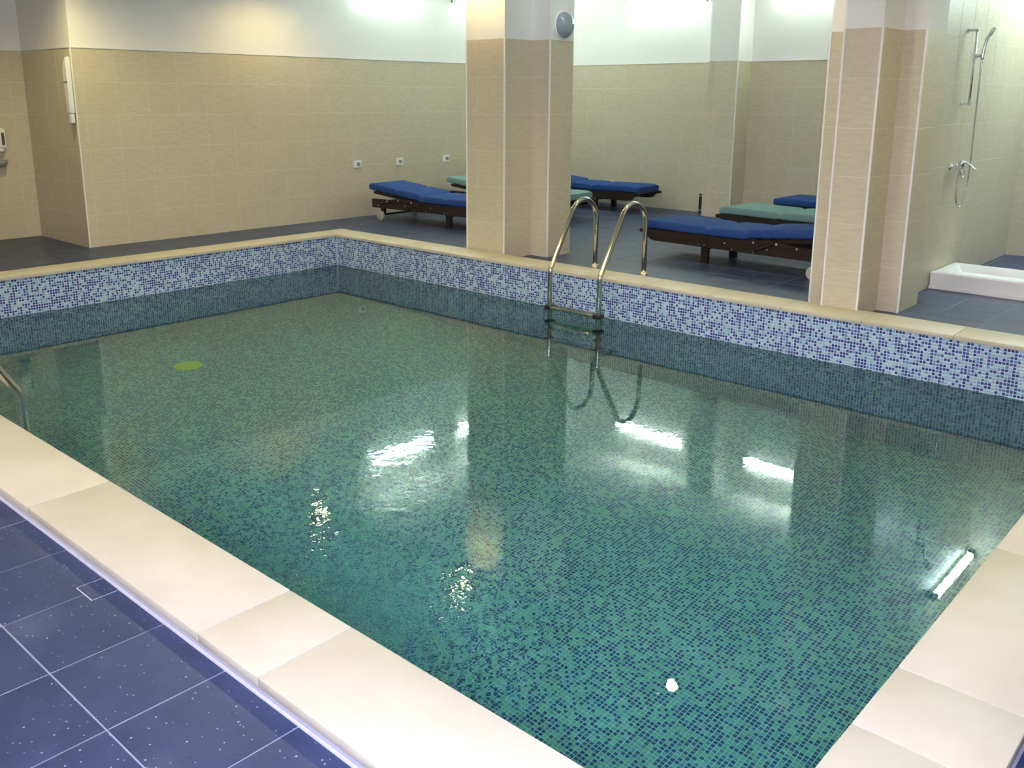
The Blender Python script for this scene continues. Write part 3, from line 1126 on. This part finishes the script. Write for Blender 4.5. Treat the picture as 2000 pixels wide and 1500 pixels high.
def lounger(cloth, back=0.10, sag=0.0):
    """local: x from foot (0) to head (2.05), y 0..W2 across, z up from floor"""
    e = empty('sun_lounger', (0, 0, 0))
    # side rails with the ogee nose at the foot
    nose = [(0.0, 0.262), (-0.012, 0.248), (0.0, 0.232), (0.045, 0.226), (0.085, 0.212), (0.105, 0.185), (0.13, 0.168), (0.19, 0.160),
            (2.02, 0.160), (2.02, 0.27), (0.02, 0.27)]
    for y in (0.0, W2 - 0.035):
        bm = bmesh.new()
        add_prism(bm, nose, 'y', y, y + 0.035)
        r = from_bm('side_rail', bm, M['wood'], e)
        yo = y - 0.003 if y == 0 else y + 0.038
        bm = bmesh.new()
        for x, z in ((0.70, 0.182), (0.76, 0.182), (0.98, 0.225), (1.06, 0.176), (1.28, 0.176), (1.42, 0.215), (1.90, 0.19)):
            add_cyl(bm, (x, yo, z), (x, yo + 0.004, z), 0.0085, seg=10)
        from_bm('bolt', bm, M['chrome'], r)['kind'] = 'stuff'
    # slatted bed
    for k in range(9):
        x = 0.04 + k * 0.128
        box('slat', (x, 0.036, 0.252), (x + 0.085, W2 - 0.036, 0.272), M['wood'], e, 0.003)
    ta = math.atan2(back, 0.84)
    hb = bpy.data.objects.new('backrest', None)
    COL.objects.link(hb)
    hb.parent = e
    hb.matrix_local = Matrix.Translation((HINGE, 0, 0.262)) @ Matrix.Rotation(-ta, 4, 'Y')
    for y in (0.045, W2 - 0.08):
        box('back_rail', (0, y, -0.02), (0.86, y + 0.035, 0.012), M['wood'], hb, 0.003)
    for k in range(6):
        x = 0.02 + k * 0.14
        box('back_slat', (x, 0.04, 0.012), (x + 0.09, W2 - 0.04, 0.026), M['wood'], hb, 0.003)
    # curved support arms beside the rails
    for y in (-0.022, W2 + 0.002):
        arc = [(1.15 + 0.72 * k / 12, 0.232 + 0.068 * math.sin(math.pi * (0.16 + 0.84 * k / 12))) for k in range(13)]
        poly = arc + [(p[0], p[1] - 0.032) for p in arc[::-1]]
        bm = bmesh.new()
        add_prism(bm, poly, 'y', y, y + 0.018)
        a = from_bm('support_arm', bm, M['wood'], e)
        bm = bmesh.new()
        yo = y - 0.003 if y < 0 else y + 0.02
        for x, z in ((1.29, 0.268), (1.52, 0.278), (1.72, 0.258)):
            add_cyl(bm, (x, yo, z), (x, yo + 0.004, z), 0.011, seg=10)
        from_bm('arm_bolt', bm, M['chrome'], a)['kind'] = 'stuff'
        bm = bmesh.new()
        yy = y + 0.009
        add_cyl(bm, (1.22, yy, 0.165), (1.46, yy, 0.262), 0.010, seg=8)
        from_bm('strut', bm, M['wood'], a)
    for y in (0.036, W2 - 0.036 - 0.045):
        box('leg', (0.70, y, 0.0), (0.775, y + 0.045, 0.25), M['wood'], e, 0.004)
        box('wheel_leg', (1.845, y, 0.07), (1.905, y + 0.045, 0.25), M['wood'], e, 0.004)
    box('cross_bar', (0.725, 0.08, 0.13), (0.75, W2 - 0.08, 0.165), M['wood'], e, 0.003)
    box('cross_bar', (1.86, 0.02, 0.06), (1.885, W2 - 0.02, 0.085), M['wood'], e, 0.003)
    for y in (-0.012, W2 - 0.02):
        bm = bmesh.new()
        add_lathe(bm, [(0, 0), (0.02, 0), (0.022, 0.004), (0.05, 0.004), (0.056, 0), (0.062, 0.004), (0.062, 0.028), (0.056, 0.032), (0.02, 0.032), (0, 0.032)], (1.872, y, 0.062), (0, 1, 0), 24)
        smooth_by_angle(from_bm('wheel', bm, M['wheel'], e), 35)
    # cushion in three padded sections following the bed and the raised back
    seams = (0.03, 0.78, HINGE, 1.60, 2.09)
    th = 0.085
    xs_ = []
    for a, b in zip(seams, seams[1:]):
        for k in range(12):
            xs_.append((a + (b - a) * k / 12, k / 12, a == seams[0]))
    xs_.append((seams[-1], 1.0, False))
    bm = bmesh.new()
    rings = []
    for i, (x, q, _) in enumerate(xs_):
        d = min(q, 1 - q) if 0 < i < len(xs_) - 1 else 0
        seg_w = [b - a for a, b in zip(seams, seams[1:])][min(i // 12, 3)]
        puff = min(1.0, (d * seg_w) / 0.05) ** 0.5 if d > 0 else 0.0
        endf = 0.0 if i in (0, len(xs_) - 1) else 1.0
        is_end = x < seams[0] + 0.06 or x > seams[-1] - 0.05
        lowk = 0.74 if not is_end else 0.82
        h = th * (lowk + (1 - lowk) * puff)
        w = (W2 - 0.03) * (0.98 + 0.02 * puff)
        zb = 0.272 if x <= HINGE else 0.272 + (x - HINGE) * math.tan(ta) + 0.016
        if x <= HINGE:
            zb += 0.002 * math.sin(7 * x)
        ring = [bm.verts.new((x, W2 / 2 + py, zb + pz)) for py, pz in rounded_rect(w, h, min(0.020, h * 0.42), 3)]
        rings.append(ring)
    n = len(rings[0])
    for a, b in zip(rings, rings[1:]):
        for k in range(n):
            j = (k + 1) % n
            bm.faces.new((a[k], b[k], b[j], a[j]))
    bm.faces.new(rings[0])
    bm.faces.new(rings[-1][::-1])
    bmesh.ops.recalc_face_normals(bm, faces=bm.faces[:])
    cu = smooth_by_angle(from_bm('cushion', bm, cloth, e), 50)
    # tying tapes
    for x, y in ((0.40, -0.003), (0.78, -0.003), (0.15, W2 - 0.01)):
        box('tie_tape', (x, y, 0.175), (x + 0.012, y + 0.003, 0.29), M['black'], cu)
    return e


lo_blue = lounger(M['blue'], back=0.085)
lo_teal = lounger(M['teal'], back=0.085)
GL = 'sun loungers in the lounge area'


def place(src, tip, ang, label, first):
    o = src if first else copy_tree(src)
    o.location = (tip[0], tip[1], D)
    o.rotation_euler = (0, 0, math.radians(ang))
    tag(o, label, 'sun lounger', GL)
    return o


# heads toward the partition: near side faces the pool
place(lo_blue, (2.99, 1.50), -3.0, 'blue cushioned dark wooden lounger closest to the pool between the ladder and the stepped pillar', True)
place(lo_teal, (2.96, 3.05), -3.0, 'teal cushioned dark wooden lounger by the pilaster, behind the closest blue one', True)
place(lo_blue, (2.98, 4.32), -1.0, 'blue cushioned dark wooden lounger against the back wall, beyond the teal one by the pilaster', False)
# heads toward the long wall (turned round)
place(lo_blue, (0.97, 2.08), 183.0, 'blue cushioned dark wooden lounger with raised head below the wall sockets', False)
place(lo_teal, (0.97, 3.44), 182.0, 'teal cushioned dark wooden lounger mostly hidden by the central pillar', False)
place(lo_blue, (1.06, 4.86), 184.0, 'blue cushioned dark wooden lounger whose foot end shows behind the pool ladder', False)

# ------------------------------------------------------------------ shower
e = empty('shower_set', (XS, 2.06, 0.93))
tag(e, 'chrome wall shower with sliding rail, hand shower, hose and mixer tap', 'shower')
ox = 0.07
WF = 0.005
bm = bmesh.new()
add_cyl(bm, (ox, 0, 0.50), (ox, 0, 1.105), 0.0095, seg=14)
rail = from_bm('slide_rail', bm, M['chrome'], e, True)
for z in (0.512, 1.093):
    bm = bmesh.new()
    add_cyl(bm, (WF, 0, z), (ox + 0.012, 0, z), 0.011, seg=14)
    add_cyl(bm, (WF, 0, z), (WF + 0.008, 0, z), 0.02, seg=16)
    smooth_by_angle(from_bm('rail_bracket', bm, M['chrome'], e))
bm = bmesh.new()
add_cyl(bm, (ox, 0, 0.865), (ox, 0, 0.91), 0.019, seg=16)
add_cyl(bm, (ox, -0.035, 0.888), (ox, 0.02, 0.888), 0.012, seg=12)
add_cyl(bm, (ox + 0.012, 0, 0.888), (ox + 0.055, 0.01, 0.90), 0.013, 0.016, seg=12)
smooth_by_angle(from_bm('slider', bm, M['chrome'], e))
hs = empty('hand_shower', (0, 0, 0))
hs.parent = e
bm = bmesh.new()
add_tube(bm, smooth_path([(ox + 0.055, 0.012, 0.865), (ox + 0.062, 0.016, 0.95), (ox + 0.075, 0.022, 1.03), (ox + 0.098, 0.03, 1.075)], 6), 0.0125, 12)
from_bm('handle', bm, M['chrome'], hs, True)
bm = bmesh.new()
add_lathe(bm, [(0, -0.018), (0.02, -0.016), (0.038, 0.0), (0.042, 0.012), (0.038, 0.016), (0, 0.014)], (ox + 0.105, 0.033, 1.085), (0.8, 0.1, -0.45), 22)
from_bm('spray_head', bm, M['chrome'], hs, True)
bm = bmesh.new()
hose = smooth_path([(ox + 0.055, 0.012, 0.865), (ox + 0.053, 0.02, 0.70), (ox + 0.045, 0.06, 0.30), (ox + 0.035, 0.10, 0.0), (ox + 0.025, 0.105, -0.18),
                    (ox + 0.02, 0.06, -0.30), (ox + 0.01, 0.0, -0.335), (ox + 0.0, -0.05, -0.27), (ox - 0.005, -0.06, -0.15), (ox - 0.005, -0.035, -0.06), (ox - 0.005, -0.01, -0.025)], 8)
add_tube(bm, hose, 0.0068, 10)
from_bm('hose', bm, M['chrome'], e, True)
bm = bmesh.new()
add_cyl(bm, (ox - 0.01, -0.085, 0), (ox - 0.01, 0.085, 0), 0.021, seg=18)
for y in (-0.075, 0.075):
    add_cyl(bm, (WF, y, 0), (ox - 0.01, y, 0), 0.014, seg=14)
    add_lathe(bm, [(0.0, 0.012), (0.02, 0.012), (0.033, 0.004), (0.034, 0)], (WF, y, 0), (1, 0, 0), 20)
smooth_by_angle(from_bm('mixer_body', bm, M['chrome'], e))
bm = bmesh.new()
add_lathe(bm, [(0, 0.045), (0.018, 0.043), (0.025, 0.03), (0.025, 0.0)], (ox - 0.01, 0, 0.012), (0.5, 0, 1), 18)
add_tube(bm, smooth_path([(ox + 0.012, 0, 0.045), (ox + 0.06, 0.0, 0.025), (ox + 0.10, 0.0, -0.01), (ox + 0.115, 0.0, -0.02)], 5), 0.008, 10)
from_bm('mixer_lever', bm, M['chrome'], e, True)
bm = bmesh.new()
add_tube(bm, [(ox - 0.02 + 0.0, -0.055 + 0.0 * k, 0) if False else (ox + 0.012, 0.055 * math.cos(a), -0.02 + 0.065 * math.sin(a)) for a in [math.pi + math.pi * k / 12 for k in range(13)]], 0.006, 8)
from_bm('outlet_loop', bm, M['chrome'], e, True)

# shower tray: rim, sloped basin, waste
e = empty('shower_tray', (XS, 1.735, D))
tag(e, 'square white ceramic shower tray on the floor below the shower', 'tray')
bm = bmesh.new()
TX0, TX1, TY1, TH = 0.006, 0.86, 0.66, 0.14
outer = [(TX0, 0.03), (TX1, 0.03), (TX1, TY1), (TX0, TY1)]


def ring_at(inset, z):
    return [bm.verts.new((x + (inset if x < 0.4 else -inset), y + (inset if y < 0.3 else -inset), z)) for x, y in outer]


rs = [ring_at(0.0, 0.0), ring_at(0.0, 0.022), ring_at(0.006, 0.026), ring_at(0.004, TH - 0.008), ring_at(0.012, TH), ring_at(0.05, TH), ring_at(0.062, TH - 0.010), ring_at(0.10, TH - 0.06), ring_at(0.14, TH - 0.072)]
for a, b in zip(rs, rs[1:]):
    for k in range(4):
        j = (k + 1) % 4
        bm.faces.new((a[k], a[j], b[j], b[k]))
cv = bm.verts.new((0.43, 0.345, TH - 0.082))
for k in range(4):
    bm.faces.new((rs[-1][k], rs[-1][(k + 1) % 4], cv))
bm.faces.new(rs[0][::-1])
bmesh.ops.recalc_face_normals(bm, faces=bm.faces[:])
smooth_by_angle(from_bm('basin', bm, M['tray'], e), 28)
bm = bmesh.new()
add_lathe(bm, [(0.045, 0.0), (0.045, 0.004), (0.03, 0.007), (0, 0.008)], (0.43, 0.345, TH - 0.083), (0, 0, 1), 20)
from_bm('waste', bm, M['chrome'], e, True)

# ------------------------------------------------------------------ black rolled tube standing by the pilaster
e = empty('black_tube', (1.655, 4.93, D))
tag(e, 'short black tube standing upright on the floor beside the pilaster', 'tube')
bm = bmesh.new()
add_cyl(bm, (0, 0, 0.0), (0, 0, 0.26), 0.026, seg=16)
smooth_by_angle(from_bm('tube_body', bm, M['black'], e))
for z in (0.03, 0.225):
    bm = bmesh.new()
    add_lathe(bm, [(0.0262, 0), (0.03, 0.003), (0.03, 0.017), (0.0262, 0.02)], (0, 0, z), (0, 0, 1), 16)
    from_bm('ring_band', bm, M['grey'], e)
